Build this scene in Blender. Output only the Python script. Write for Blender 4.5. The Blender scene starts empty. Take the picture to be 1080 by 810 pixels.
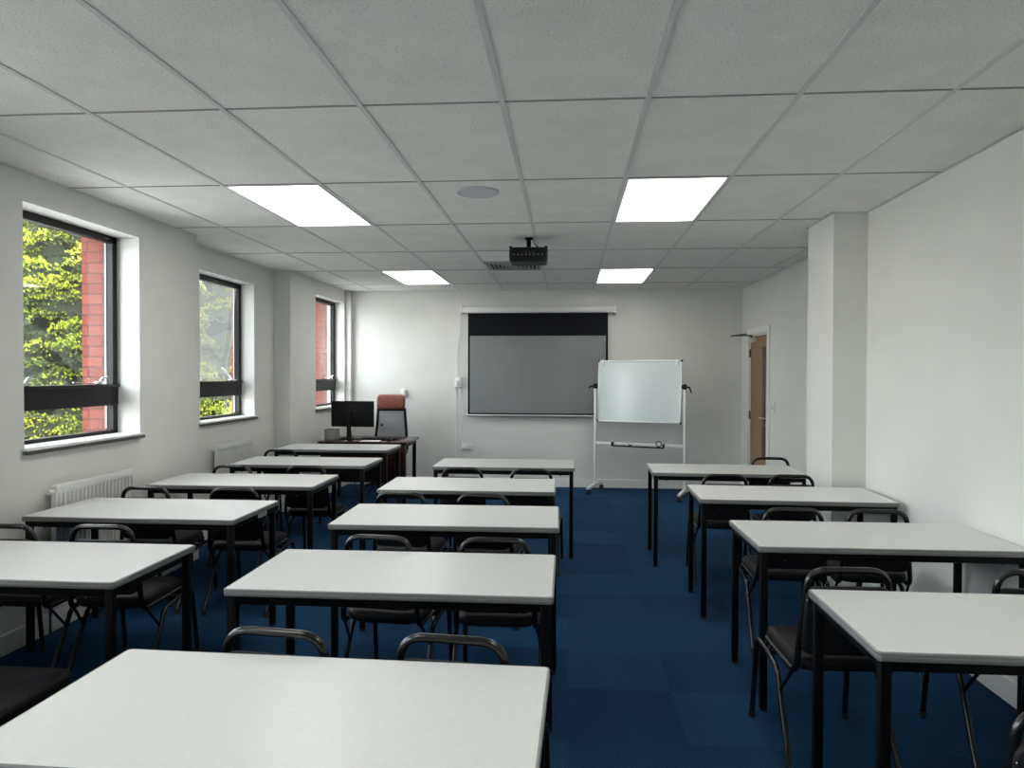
import bpy, bmesh, math, random
from mathutils import Vector, Matrix
random.seed(7)
S = bpy.context.scene
COL = S.collection
PI = math.pi
HC = 1.54            # eye height of the camera
CEIL = 2.666         # ceiling height

# ------------------------------------------------------------------ materials
def mat(name, color=(.8, .8, .8), rough=.5, metal=0.0, spec=.5, coat=0.0):
    m = bpy.data.materials.new(name)
    m.use_nodes = True
    b = m.node_tree.nodes['Principled BSDF']
    b.inputs['Base Color'].default_value = (*color, 1)
    b.inputs['Roughness'].default_value = rough
    b.inputs['Metallic'].default_value = metal
    b.inputs['Specular IOR Level'].default_value = spec
    b.inputs['Coat Weight'].default_value = coat
    return m

def nd(m, t, **kw):
    n = m.node_tree.nodes.new(t)
    for k, v in kw.items():
        setattr(n, k, v)
    return n

def lk(m, a, b):
    m.node_tree.links.new(a, b)

def noise_mat(name, c1, c2, scale, rough=.5, bump=0.0, detail=4, stretch=(1, 1, 1), bscale=None, spec=.5, pos=(.35, .65), coord='Object'):
    m = mat(name, c1, rough, spec=spec)
    b = m.node_tree.nodes['Principled BSDF']
    tc = nd(m, 'ShaderNodeTexCoord')
    mp = nd(m, 'ShaderNodeMapping')
    mp.inputs['Scale'].default_value = stretch
    lk(m, tc.outputs[coord], mp.inputs['Vector'])
    n = nd(m, 'ShaderNodeTexNoise')
    n.inputs['Scale'].default_value = scale
    n.inputs['Detail'].default_value = detail
    lk(m, mp.outputs[0], n.inputs['Vector'])
    r = nd(m, 'ShaderNodeValToRGB')
    r.color_ramp.elements[0].color = (*c1, 1)
    r.color_ramp.elements[1].color = (*c2, 1)
    r.color_ramp.elements[0].position, r.color_ramp.elements[1].position = pos
    lk(m, n.outputs['Fac'], r.inputs['Fac'])
    lk(m, r.outputs['Color'], b.inputs['Base Color'])
    if bump:
        n2 = nd(m, 'ShaderNodeTexNoise')
        n2.inputs['Scale'].default_value = bscale or scale
        n2.inputs['Detail'].default_value = 3
        lk(m, mp.outputs[0], n2.inputs['Vector'])
        bp = nd(m, 'ShaderNodeBump')
        bp.inputs['Strength'].default_value = bump
        bp.inputs['Distance'].default_value = .004
        lk(m, n2.outputs['Fac'], bp.inputs['Height'])
        lk(m, bp.outputs['Normal'], b.inputs['Normal'])
    return m

M = {}
M['paint'] = noise_mat('wall_paint', (.70, .705, .675), (.73, .735, .705), 3.0, .62, .05, bscale=180, spec=.3)
M['gloss_white'] = mat('white_gloss_paint', (.82, .82, .80), .3)
M['white_metal'] = mat('white_enamel', (.74, .75, .74), .35)
M['white_plastic'] = mat('white_plastic', (.82, .82, .81), .35)
M['tbar'] = mat('ceiling_bar_white', (.62, .63, .62), .5)
M['tbar_line'] = mat('ceiling_cross_bar', (.30, .30, .29), .6)
M['laminate'] = noise_mat('pale_grey_laminate', (.69, .69, .675), (.715, .715, .70), 60, .33, 0, spec=.45)
M['edge'] = mat('grey_edge_strip', (.21, .215, .21), .3)
M['black_metal'] = mat('black_powder_coat', (.0025, .0025, .003), .45, spec=.14)
M['black_tube'] = mat('black_gloss_tube', (.0045, .005, .0045), .25, spec=.5, coat=.2)
M['black_rubber'] = mat('black_rubber', (.012, .012, .012), .7)
M['black_fabric'] = noise_mat('charcoal_vinyl', (.0075, .007, .0085), (.0105, .010, .012), 220, .55, .2, spec=.25)
M['steel'] = mat('bright_screw_steel', (.7, .7, .7), .25, 1.0)
M['chrome'] = mat('chrome', (.75, .75, .75), .15, 1.0)
M['alu'] = mat('brushed_aluminium', (.72, .73, .73), .35, .6)
M['frame_dark'] = mat('black_window_frame', (.006, .006, .0065), .45, spec=.3)
M['nosing'] = mat('dark_grey_sill_edge', (.07, .07, .07), .5)
M['black_plastic'] = mat('black_plastic', (.004, .0045, .0055), .45, spec=.2)
M['dark_plastic'] = mat('dark_blue_grey_plastic', (.007, .008, .011), .45, spec=.25)
M['screen_black'] = mat('matt_black_cloth', (.007, .008, .012), .85, spec=.2)
M['screen_grey'] = noise_mat('grey_screen_cloth', (.215, .225, .235), (.245, .255, .262), 1.6, .55, 0, stretch=(1, 1, .6), spec=.35)
M['leather'] = noise_mat('brown_leather', (.20, .062, .045), (.25, .085, .062), 30, .36, .25, bscale=160)
M['grey_mesh'] = noise_mat('grey_chair_mesh', (.22, .225, .24), (.29, .295, .31), 300, .7, .2)
M['oak'] = noise_mat('oak_veneer', (.235, .135, .068), (.30, .18, .098), 5, .45, 0, stretch=(6, 6, .5))
M['mahogany'] = noise_mat('mahogany_laminate', (.022, .007, .006), (.045, .014, .011), 6, .22, 0, stretch=(1, 8, 8), detail=6)
M['tarmac'] = noise_mat('pale_paving', (.30, .30, .29), (.38, .38, .37), 14, .9)
M['bark'] = noise_mat('bark', (.05, .032, .02), (.10, .07, .045), 8, .9, .5, stretch=(3, 3, .6))
M['paper'] = mat('paper', (.8, .8, .8), .6)
M['grille'] = mat('speaker_grille', (.50, .52, .56), .6)
M['vent_dark'] = mat('vent_back', (.03, .03, .03), .8)
M['vent'] = mat('vent_grey', (.34, .35, .34), .5)
M['board'] = mat('whiteboard_enamel', (.63, .685, .70), .16, spec=.5)
M['sticker'] = mat('silver_label', (.42, .43, .43), .4)
M['lens'] = mat('projector_lens', (.02, .02, .04), .08)
M['blind_glass'] = mat('dark_vision_glass', (.02, .02, .02), .1)

# clear box
def mix_glass(name, tint, haze, haze_col, rough=0.02):
    m = bpy.data.materials.new(name); m.use_nodes = True
    nt = m.node_tree; nt.nodes.clear()
    out = nd(m, 'ShaderNodeOutputMaterial')
    tr = nd(m, 'ShaderNodeBsdfTransparent'); tr.inputs['Color'].default_value = (*tint, 1)
    gl = nd(m, 'ShaderNodeBsdfGlossy'); gl.inputs['Roughness'].default_value = rough
    fr = nd(m, 'ShaderNodeFresnel'); fr.inputs['IOR'].default_value = 1.5
    ge = nd(m, 'ShaderNodeNewGeometry')
    mr = nd(m, 'ShaderNodeMapRange'); mr.inputs['To Min'].default_value = 1.5; mr.inputs['To Max'].default_value = 1 / 1.5
    lk(m, ge.outputs['Backfacing'], mr.inputs['Value']); lk(m, mr.outputs[0], fr.inputs['IOR'])
    mx = nd(m, 'ShaderNodeMixShader')
    lk(m, fr.outputs[0], mx.inputs[0]); lk(m, tr.outputs[0], mx.inputs[1]); lk(m, gl.outputs[0], mx.inputs[2])
    last = mx
    if haze:
        df = nd(m, 'ShaderNodeBsdfTranslucent'); df.inputs['Color'].default_value = (*haze_col, 1)
        d2 = nd(m, 'ShaderNodeBsdfDiffuse'); d2.inputs['Color'].default_value = (*haze_col, 1)
        m3 = nd(m, 'ShaderNodeMixShader'); m3.inputs[0].default_value = .5
        lk(m, df.outputs[0], m3.inputs[1]); lk(m, d2.outputs[0], m3.inputs[2])
        m2 = nd(m, 'ShaderNodeMixShader'); m2.inputs[0].default_value = haze
        lk(m, mx.outputs[0], m2.inputs[1]); lk(m, m3.outputs[0], m2.inputs[2])
        last = m2
    lk(m, last.outputs[0], out.inputs['Surface'])
    return m
M['glass'] = mix_glass('window_glass', (.93, .95, .94), 0, (1, 1, 1))
M['sheen_glass'] = mix_glass('painted_sheen_glass', (.86, .88, .87), .34, (.20, .205, .20), .05)  # whitish mix paints the bright reflection into the tilted upper pane
M['clear_plastic'] = mix_glass('clear_plastic', (.9, .92, .92), .35, (.6, .6, .58), .1)

# lamp diffuser
m = bpy.data.materials.new('lit_diffuser'); m.use_nodes = True
b = m.node_tree.nodes['Principled BSDF']
b.inputs['Base Color'].default_value = (.8, .8, .8, 1)
b.inputs['Emission Color'].default_value = (1.0, .985, .925, 1)
b.inputs['Emission Strength'].default_value = 3.6
M['lamp'] = m

# ceiling tiles: pale mineral fibre with small dark fissures
def ceiling_mat():
    m = noise_mat('mineral_fibre_tile', (.79, .79, .755), (.84, .84, .805), 5, .9, .0, spec=.15)
    b = m.node_tree.nodes['Principled BSDF']
    tc = nd(m, 'ShaderNodeTexCoord')
    mp = nd(m, 'ShaderNodeMapping'); mp.inputs['Scale'].default_value = (1.0, 1.9, 1)
    lk(m, tc.outputs['Object'], mp.inputs['Vector'])
    n = nd(m, 'ShaderNodeTexNoise'); n.inputs['Scale'].default_value = 105; n.inputs['Detail'].default_value = 3; n.inputs['Roughness'].default_value = .6
    lk(m, mp.outputs[0], n.inputs['Vector'])
    r = nd(m, 'ShaderNodeValToRGB')
    r.color_ramp.elements[0].position = .31; r.color_ramp.elements[0].color = (.42, .42, .42, 1)
    r.color_ramp.elements[1].position = .41; r.color_ramp.elements[1].color = (1, 1, 1, 1)
    lk(m, n.outputs['Fac'], r.inputs['Fac'])
    mul = nd(m, 'ShaderNodeMix', data_type='RGBA', blend_type='MULTIPLY'); mul.inputs[0].default_value = 1
    src = b.inputs['Base Color'].links[0].from_socket
    lk(m, src, mul.inputs[6]); lk(m, r.outputs['Color'], mul.inputs[7])
    lk(m, mul.outputs[2], b.inputs['Base Color'])
    bp = nd(m, 'ShaderNodeBump'); bp.inputs['Strength'].default_value = .35; bp.inputs['Distance'].default_value = .003
    lk(m, n.outputs['Fac'], bp.inputs['Height']); lk(m, bp.outputs['Normal'], b.inputs['Normal'])
    return m
M['ceiling'] = ceiling_mat()

# navy carpet tiles, half a metre square, each tile a touch lighter or darker
def carpet_mat():
    m = mat('navy_carpet_tiles', (.01, .04, .1), .95, spec=.1)
    b = m.node_tree.nodes['Principled BSDF']
    tc = nd(m, 'ShaderNodeTexCoord')
    sc = nd(m, 'ShaderNodeVectorMath', operation='SCALE'); sc.inputs['Scale'].default_value = 2.0
    lk(m, tc.outputs['Object'], sc.inputs[0])
    fl = nd(m, 'ShaderNodeVectorMath', operation='FLOOR'); lk(m, sc.outputs[0], fl.inputs[0])
    wn = nd(m, 'ShaderNodeTexWhiteNoise', noise_dimensions='2D'); lk(m, fl.outputs[0], wn.inputs['Vector'])
    n = nd(m, 'ShaderNodeTexNoise'); n.inputs['Scale'].default_value = 150; n.inputs['Detail'].default_value = 4
    lk(m, tc.outputs['Object'], n.inputs['Vector'])
    n2 = nd(m, 'ShaderNodeTexNoise'); n2.inputs['Scale'].default_value = 1.6; n2.inputs['Detail'].default_value = 2
    lk(m, tc.outputs['Object'], n2.inputs['Vector'])
    r = nd(m, 'ShaderNodeValToRGB')
    r.color_ramp.elements[0].position = .28; r.color_ramp.elements[0].color = (.0035, .019, .053, 1)
    r.color_ramp.elements[1].position = .72; r.color_ramp.elements[1].color = (.023, .088, .190, 1)
    lk(m, n.outputs['Fac'], r.inputs['Fac'])
    mr = nd(m, 'ShaderNodeMapRange'); mr.inputs['To Min'].default_value = .72; mr.inputs['To Max'].default_value = 1.05
    lk(m, wn.outputs['Value'], mr.inputs['Value'])
    mr2 = nd(m, 'ShaderNodeMapRange'); mr2.inputs['To Min'].default_value = .85; mr2.inputs['To Max'].default_value = 1.15
    lk(m, n2.outputs['Fac'], mr2.inputs['Value'])
    ml = nd(m, 'ShaderNodeMath', operation='MULTIPLY'); lk(m, mr.outputs[0], ml.inputs[0]); lk(m, mr2.outputs[0], ml.inputs[1])
    mul = nd(m, 'ShaderNodeVectorMath', operation='SCALE')
    lk(m, r.outputs['Color'], mul.inputs[0]); lk(m, ml.outputs[0], mul.inputs['Scale'])
    lk(m, mul.outputs[0], b.inputs['Base Color'])
    bp = nd(m, 'ShaderNodeBump'); bp.inputs['Strength'].default_value = .5; bp.inputs['Distance'].default_value = .004
    lk(m, n.outputs['Fac'], bp.inputs['Height']); lk(m, bp.outputs['Normal'], b.inputs['Normal'])
    return m
M['carpet'] = carpet_mat()

def brick_mat():
    m = mat('red_brick', (.5, .2, .15), .85, spec=.2)
    b = m.node_tree.nodes['Principled BSDF']
    tc = nd(m, 'ShaderNodeTexCoord')
    sx = nd(m, 'ShaderNodeSeparateXYZ'); lk(m, tc.outputs['Object'], sx.inputs[0])
    ad = nd(m, 'ShaderNodeMath', operation='ADD'); lk(m, sx.outputs['X'], ad.inputs[0]); lk(m, sx.outputs['Y'], ad.inputs[1])
    cx = nd(m, 'ShaderNodeCombineXYZ'); lk(m, ad.outputs[0], cx.inputs['X']); lk(m, sx.outputs['Z'], cx.inputs['Y'])
    bt = nd(m, 'ShaderNodeTexBrick')
    bt.inputs['Scale'].default_value = 1.0
    bt.inputs['Brick Width'].default_value = .225
    bt.inputs['Row Height'].default_value = .075
    bt.inputs['Mortar Size'].default_value = .006
    bt.inputs['Color1'].default_value = (.150, .036, .026, 1)
    bt.inputs['Color2'].default_value = (.19, .052, .038, 1)
    bt.inputs['Mortar'].default_value = (.085, .034, .027, 1)
    lk(m, cx.outputs[0], bt.inputs['Vector'])
    lk(m, bt.outputs['Color'], b.inputs['Base Color'])
    bp = nd(m, 'ShaderNodeBump'); bp.inputs['Strength'].default_value = .6; bp.inputs['Distance'].default_value = .008; bp.invert = True
    lk(m, bt.outputs['Fac'], bp.inputs['Height']); lk(m, bp.outputs['Normal'], b.inputs['Normal'])
    return m
M['brick'] = brick_mat()

def leaf_mat(name, c1, c2, scale=1.4):
    m = noise_mat(name, c1, c2, scale, .6, 0, spec=.2, pos=(.4, .6))
    b = m.node_tree.nodes['Principled BSDF']
    src = b.inputs['Base Color'].links[0].from_socket
    tl = nd(m, 'ShaderNodeBsdfTranslucent'); lk(m, src, tl.inputs['Color'])
    mx = nd(m, 'ShaderNodeMixShader'); mx.inputs[0].default_value = .3
    out = m.node_tree.nodes['Material Output']
    lk(m, b.outputs[0], mx.inputs[1]); lk(m, tl.outputs[0], mx.inputs[2]); lk(m, mx.outputs[0], out.inputs['Surface'])
    return m
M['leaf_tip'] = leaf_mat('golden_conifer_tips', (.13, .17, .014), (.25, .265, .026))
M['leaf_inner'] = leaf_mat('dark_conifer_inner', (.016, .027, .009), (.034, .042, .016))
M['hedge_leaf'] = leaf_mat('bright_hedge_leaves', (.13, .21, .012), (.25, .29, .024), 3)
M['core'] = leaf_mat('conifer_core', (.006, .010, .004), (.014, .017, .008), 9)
M['flower'] = mat('red_flowers', (.5, .06, .05), .7)

# ------------------------------------------------------------------ geometry helpers
def box(bm, x0, x1, y0, y1, z0, z1, bev=0.0, seg=2):
    vs = [bm.verts.new((x, y, z)) for x in (x0, x1) for y in (y0, y1) for z in (z0, z1)]
    f = [(0, 1, 3, 2), (4, 6, 7, 5), (0, 4, 5, 1), (2, 3, 7, 6), (0, 2, 6, 4), (1, 5, 7, 3)]
    fs = [bm.faces.new([vs[i] for i in q]) for q in f]
    if bev:
        ed = list({e for q in fs for e in q.edges})
        bmesh.ops.bevel(bm, geom=ed, offset=bev, segments=seg, affect='EDGES', profile=.5)
    return vs

def fillet(pts, radii, seg=6):
    pts = [Vector(p) for p in pts]
    out = [pts[0]]
    for i in range(1, len(pts) - 1):
        r = radii[i] if isinstance(radii, (list, tuple)) else radii
        if r <= 0:
            out.append(pts[i]); continue
        a = (pts[i - 1] - pts[i]); c = (pts[i + 1] - pts[i])
        la, lc = a.length, c.length
        a.normalize(); c.normalize()
        ang = a.angle(c)
        d = min(r / max(math.tan(ang / 2), 1e-4), la * .49, lc * .49)
        p0 = pts[i] + a * d; p1 = pts[i] + c * d
        for k in range(seg + 1):
            t = k / seg
            out.append(p0 * (1 - t) ** 2 + pts[i] * 2 * t * (1 - t) + p1 * t * t)
    out.append(pts[-1])
    return out

def tube(bm, pts, r, n=10, cap=True):
    pts = [Vector(p) for p in pts]
    rings = []
    t0 = (pts[1] - pts[0]).normalized()
    up = Vector((0, 0, 1)) if abs(t0.z) < .9 else Vector((1, 0, 0))
    u = t0.cross(up).normalized()
    for i, p in enumerate(pts):
        if i == 0: t = t0
        elif i == len(pts) - 1: t = (pts[i] - pts[i - 1]).normalized()
        else: t = ((pts[i] - pts[i - 1]).normalized() + (pts[i + 1] - pts[i]).normalized()).normalized()
        u = (u - t * u.dot(t)).normalized()
        v = t.cross(u)
        rr = r[i] if isinstance(r, (list, tuple)) else r
        rings.append([bm.verts.new(p + (u * math.cos(2 * PI * k / n) + v * math.sin(2 * PI * k / n)) * rr) for k in range(n)])
    for a, c in zip(rings, rings[1:]):
        for k in range(n):
            bm.faces.new((a[k], a[(k + 1) % n], c[(k + 1) % n], c[k]))
    if cap:
        bm.faces.new(rings[0][::-1]); bm.faces.new(rings[-1])

def cyl(bm, p0, p1, r0, r1=None, n=16):
    tube(bm, [p0, p1], [r0, r0 if r1 is None else r1], n)

def lathe(bm, prof, n=24, at=(0, 0, 0)):
    rings = []
    for (r, z) in prof:
        rings.append([bm.verts.new((at[0] + r * math.cos(2 * PI * k / n), at[1] + r * math.sin(2 * PI * k / n), at[2] + z)) for k in range(n)])
    for a, c in zip(rings, rings[1:]):
        for k in range(n):
            bm.faces.new((a[k], a[(k + 1) % n], c[(k + 1) % n], c[k]))
    bm.faces.new(rings[0][::-1]); bm.faces.new(rings[-1])

def rrect(w, d, r, seg=5):
    o = []
    for cx, cy, a0 in ((w / 2 - r, d / 2 - r, 0), (-w / 2 + r, d / 2 - r, PI / 2), (-w / 2 + r, -d / 2 + r, PI), (w / 2 - r, -d / 2 + r, 1.5 * PI)):
        for k in range(seg + 1):
            a = a0 + PI / 2 * k / seg
            o.append((cx + r * math.cos(a), cy + r * math.sin(a)))
    return o

def loft(bm, loops, close=True):
    rings = [[bm.verts.new(p) for p in L] for L in loops]
    n = len(rings[0])
    for a, c in zip(rings, rings[1:]):
        for k in range(n):
            bm.faces.new((a[k], a[(k + 1) % n], c[(k + 1) % n], c[k]))
    if close:
        bm.faces.new(rings[0][::-1]); bm.faces.new(rings[-1])
    return rings

def pad(bm, w, d, t, r, soft, bend=None):
    """soft rounded slab in its own xy plane, centred, thickness t along z"""
    loops = []
    for k in range(9):
        a = -PI / 2 + PI * k / 8
        off = soft * (1 - math.cos(a)); z = t / 2 * math.sin(a)
        loops.append([Vector((x, y, z)) for x, y in rrect(w - 2 * off, d - 2 * off, max(r - off * .5, .01))])
    if bend:
        loops = [[bend(p) for p in L] for L in loops]
    rings = loft(bm, loops, False)
    for ring, rev in ((rings[0], True), (rings[-1], False)):
        c = bm.verts.new(sum((v.co for v in ring), Vector()) / len(ring))
        n = len(ring)
        for k in range(n):
            q = (ring[k], ring[(k + 1) % n], c)
            bm.faces.new(q[::-1] if rev else q)

def obj(name, bm, material, parent=None, smooth=True, angle=40):
    bmesh.ops.recalc_face_normals(bm, faces=bm.faces[:])
    me = bpy.data.meshes.new(name)
    if smooth:
        for f in bm.faces: f.smooth = True
        lim = math.radians(angle)
        for e in bm.edges:
            e.smooth = len(e.link_faces) == 2 and e.calc_face_angle(0) < lim
    bm.to_mesh(me); bm.free()
    mats = material if isinstance(material, (list, tuple)) else [material]
    for q in mats: me.materials.append(q)
    o = bpy.data.objects.new(name, me)
    COL.objects.link(o)
    o.parent = parent
    return o

def nb(): return bmesh.new()

def bx(name, parent, material, *dims, bev=0.0):
    b = nb(); box(b, *dims, bev=bev)
    return obj(name, b, material, parent)

def tag(o, label, cat, group=None):
    o['label'] = label; o['category'] = cat
    if group: o['group'] = group
    return o

def thing(name, label, cat, loc=(0, 0, 0), rz=0.0, group=None):
    o = bpy.data.objects.new(name, None); COL.objects.link(o)
    o.empty_display_size = .05
    o.location = loc; o.rotation_euler = (0, 0, rz)
    return tag(o, label, cat, group)

def struct(o):
    o['kind'] = 'structure'
    return o

def sroot(name):
    o = bpy.data.objects.new(name, None); COL.objects.link(o)
    o.empty_display_size = .05
    return struct(o)

def dup(root, loc, rz, label, group=None):
    r = root.copy(); COL.objects.link(r); r.location = loc; r.rotation_euler = (0, 0, rz)
    r['label'] = label
    if group: r['group'] = group
    for ch in list(root.children):
        c = ch.copy(); COL.objects.link(c); c.parent = r
        for g in list(ch.children):
            d = g.copy(); COL.objects.link(d); d.parent = c
    return r

# ------------------------------------------------------------------ room shell
def holed(bm, xa, xb, y0, y1, z0, z1, holes):
    y = y0
    for (a, c, lo, hi) in sorted(holes):
        box(bm, xa, xb, y, a, z0, z1)
        if lo > z0: box(bm, xa, xb, a, c, z0, lo)
        if hi < z1: box(bm, xa, xb, a, c, hi, z1)
        y = c
    box(bm, xa, xb, y, y1, z0, z1)

YB, YR = 9.72, -2.6       # far wall, wall behind the camera
XA, XBAY, XR, XR2 = -3.06, -3.25, 2.07, 2.29
WIN = {1: (3.81, 4.905, 1.095, 2.50), 2: (6.10, 7.203, 1.085, 2.45), 3: (8.487, 9.60, 1.095, 2.495), 4: (1.50, 2.60, 1.095, 2.50), 5: (-.81, .29, 1.095, 2.50)}
TOP = CEIL + .05
b = nb()
holed(b, -3.30, XA, YR, 5.69, -.02, TOP, [WIN[5], WIN[4], WIN[1]])
holed(b, -3.42, XBAY, 5.69, 7.70, -.02, TOP, [WIN[2]])
holed(b, -3.30, XA, 7.70, YB + .15, -.02, TOP, [WIN[3]])
struct(obj('wall_left', b, M['paint'], smooth=False))
b = nb()
def out(w): return (w[0] - .02, w[1] + .012, w[2] - .03, w[3] + .06)
holed(b, -3.50, -3.30, YR, 5.69, -.3, 4.0, [out(WIN[5]), out(WIN[4]), out(WIN[1])])
holed(b, -3.50, -3.42, 5.69, 7.70, -.3, 4.0, [out(WIN[2])])
holed(b, -3.50, -3.30, 7.70, YB + .3, -.3, 4.0, [out(WIN[3])])
struct(obj('wall_outside', b, M['brick'], smooth=False))
b = nb(); box(b, -3.5, 2.7, YB, YB + .2, -.02, TOP)
struct(obj('wall_back', b, M['paint'], smooth=False))
b = nb(); box(b, -3.5, 2.7, YR - .2, YR, -.02, TOP)
struct(obj('wall_front', b, M['paint'], smooth=False))
DOOR = (8.46, 9.34, 0, 2.035)
b = nb()
box(b, XR, 2.6, YR, 5.18, -.02, TOP)
box(b, 1.84, 2.6, 5.18, 5.72, -.02, TOP)
holed(b, XR2, 2.6, 5.72, YB, -.02, TOP, [DOOR])
struct(obj('wall_right', b, M['paint'], smooth=False))
b = nb(); box(b, -3.5, 2.7, YR - .2, YB + .2, -.12, 0)
struct(obj('floor', b, M['carpet'], smooth=False))
b = nb(); box(b, -3.5, 2.7, YR - .2, YB + .2, CEIL, CEIL + .25)
struct(obj('ceiling', b, M['ceiling'], smooth=False))
# ceiling grid bars
CX0, CY0 = -2.080, 2.977
b = nb(); b2 = nb()
for c in range(-2, 8):
    x = CX0 + .6 * c
    if -3.3 < x < 2.29: box(b, x - .012, x + .012, YR, YB, CEIL - .004, CEIL + .004)
for r_ in range(-5, 6):
    y = CY0 + 1.2 * r_
    if YR < y < YB: box(b2, -3.25, XR2, y - .006, y + .006, CEIL - .0035, CEIL + .004)
struct(obj('trim_4', b2, M['tbar_line'], smooth=False))
struct(obj('trim_1', b, M['tbar'], smooth=False))
# perimeter angle of the ceiling
b = nb()
for (x0, x1, y0, y1) in ((XA, XA + .022, YR, 5.69), (XBAY, XBAY + .022, 5.69, 7.70), (XA, XA + .022, 7.70, YB), (XBAY, XA + .022, 7.678, 7.70),
                         (-3.06, XR2, YB - .022, YB), (XR - .022, XR, YR, 5.158), (1.818, XR, 5.158, 5.18), (1.818, 1.84, 5.158, 5.72), (XR2 - .022, XR2, 5.72, YB)):
    box(b, x0, x1, y0, y1, CEIL - .003, CEIL + .004)
struct(obj('trim_2', b, M['tbar'], smooth=False))
def skirt(name, segs):
    b = nb()
    for s in segs:
        box(b, *s, 0, .115, bev=.004, seg=1)
    struct(obj(name, b, M['gloss_white'], smooth=False))
skirt('baseboard_back', [(XA, XR2, YB - .016, YB)])
skirt('baseboard_right', [(XR - .016, XR, YR, 5.164), (1.824, XR, 5.164, 5.18), (1.824, 1.84, 5.164, 5.72), (XR2 - .016, XR2, 5.72, 8.37), (XR2 - .016, XR2, 9.43, YB - .016)])
skirt('baseboard_left', [(XA, XA + .016, YR, 5.69), (XBAY, XBAY + .016, 5.69, 7.70), (XA, XA + .016, 7.70, YB - .016)])
# boxed pipe in the far corner
bm_ = nb(); box(bm_, XA, XA + .075, YB - .075, YB, .115, CEIL, bev=.004, seg=1)
struct(obj('trim_3', bm_, M['gloss_white'], smooth=False))
b = nb(); box(b, -60, -3.4, -40, 60, -.42, -.3)
struct(obj('ground_outside', b, M['tarmac'], smooth=False))

# windows -------------------------------------------------------------------
def make_window(n, xw, xf, tilt=0.0, glass='glass'):
    y0, y1, z0, z1 = WIN[n]
    root = sroot('window_%d' % n)
    fx0, fx1 = xf - .055, xf
    w = .048
    zt0, zt1 = 1.305, 1.455          # transom
    b = nb()
    box(b, fx0, fx1, y0, y1, z1 - w, z1, bev=.004, seg=1)
    box(b, fx0, fx1, y0, y1, z0, z0 + w * .75, bev=.004, seg=1)
    box(b, fx0, fx1, y0, y0 + w, z0, z1, bev=.004, seg=1)
    box(b, fx0, fx1, y1 - w, y1, z0, z1, bev=.004, seg=1)
    box(b, fx0, fx1 + .012, y0 + .01, y1 - .01, zt0, zt1 - .02, bev=.004, seg=1)
    box(b, fx0, fx1 + .022, y0 + .006, y1 - .006, zt1 - .02, zt1, bev=.004, seg=1)
    struct(obj('frame', b, M['frame_dark'], root))
    gx = xf - .03
    b = nb(); box(b, gx - .004, gx + .004, y0 + w, y1 - w, z0 + w * .7, zt0)
    struct(obj('lower_pane', b, M['glass'], root, smooth=False))
    b = nb(); box(b, -.004, .004, y0 + w * .9, y1 - w * .9, -(z1 - w - zt1) - .004, 0)
    o = struct(obj('upper_pane', b, M[glass], root, smooth=False))
    o.location = (gx, 0, z1 - w + .004); o.rotation_euler = (0, tilt, 0)
    # white inner lining strip that shows beside the glass
    b = nb(); box(b, fx0 - .004, fx0 + .004, y1 - w - .006, y1 - w + .004, z0 + w, z1 - w)
    struct(obj('glazing_strip', b, M['gloss_white'], root, smooth=False))
    # sill
    b = nb(); box(b, xf - .01, xw + .03, y0 - .015, y1 + .012, z0 - .004, z0 + .012, bev=.003, seg=1)
    s = struct(obj('sill', b, M['gloss_white'], root))
    b = nb(); box(b, xw + .002, xw + .033, y0 - .018, y1 + .015, z0 - .024, z0 - .004, bev=.003, seg=1)
    struct(obj('sill_nosing', b, M['nosing'], s))
    # friction stays and handles on the transom
    for yy in (y0 + .19, y1 - .22):
        b = nb()
        if n != 2:
            box(b, xf + .0, xf + .03, yy - .035, yy + .035, zt1, zt1 + .022, bev=.005)
            tube(b, fillet([(xf + .02, yy, zt1 + .02), (xf + .03, yy + .01, zt1 + .045), (xf + .035, yy + .05, zt1 + .05)], .01), .008, 8)
            tube(b, [(xf + .005, yy - .02, zt1 + .012), (xf + .004, yy - .25, zt1 + .016)], .004, 8)
        else:
            tube(b, [(xf + .01, yy, zt1 + .008), (xf - .10, yy + .09, zt1 + .10)], .007, 8)
            tube(b, [(xf + .01, yy + .06, zt1 + .008), (xf - .06, yy - .08, zt1 + .13)], .007, 8)
            box(b, xf - .01, xf + .02, yy - .05, yy + .08, zt1, zt1 + .016, bev=.004)
        struct(obj('window_stay', b, M['chrome'], root))
    return root
make_window(1, XA, -3.225)
make_window(2, XBAY, -3.39, tilt=0.085, glass='sheen_glass')
make_window(3, XA, -3.19)
make_window(4, XA, -3.225)  # unseen window on the same spacing, added for daylight on near tables
make_window(5, XA, -3.225)  # another unseen window, added to brighten the near wall and ceiling

# door ----------------------------------------------------------------------
d = sroot('door_1')
b = nb()
dy0, dy1, _, dz = DOOR
for (ya, yb) in ((dy0 - .07, dy0 + .012), (dy1 - .012, dy1 + .07)):
    box(b, XR2 - .02, XR2 + .0, ya, yb, 0, dz - .012, bev=.003, seg=1)
box(b, XR2 - .02, XR2, dy0 - .07, dy1 + .07, dz - .012, dz + .07, bev=.005, seg=1)
for (ya, yb) in ((dy0, dy0 + .03), (dy1 - .03, dy1)):
    box(b, XR2, XR2 + .2, ya, yb, 0, dz)
box(b, XR2, XR2 + .2, dy0, dy1, dz - .03, dz)
struct(obj('frame', b, M['gloss_white'], d))
leaf = nb(); box(leaf, XR2 + .012, XR2 + .056, dy0 + .033, dy1 - .033, .008, dz - .034, bev=.002, seg=1)
leaf = struct(obj('door_leaf', leaf, M['oak'], d))
b = nb(); box(b, XR2 + .006, XR2 + .014, dy0 + .17, dy0 + .29, .55, 1.86, bev=.002, seg=1)
struct(obj('vision_panel', b, M['blind_glass'], leaf))
b = nb()
hy = dy0 + .09
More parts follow.
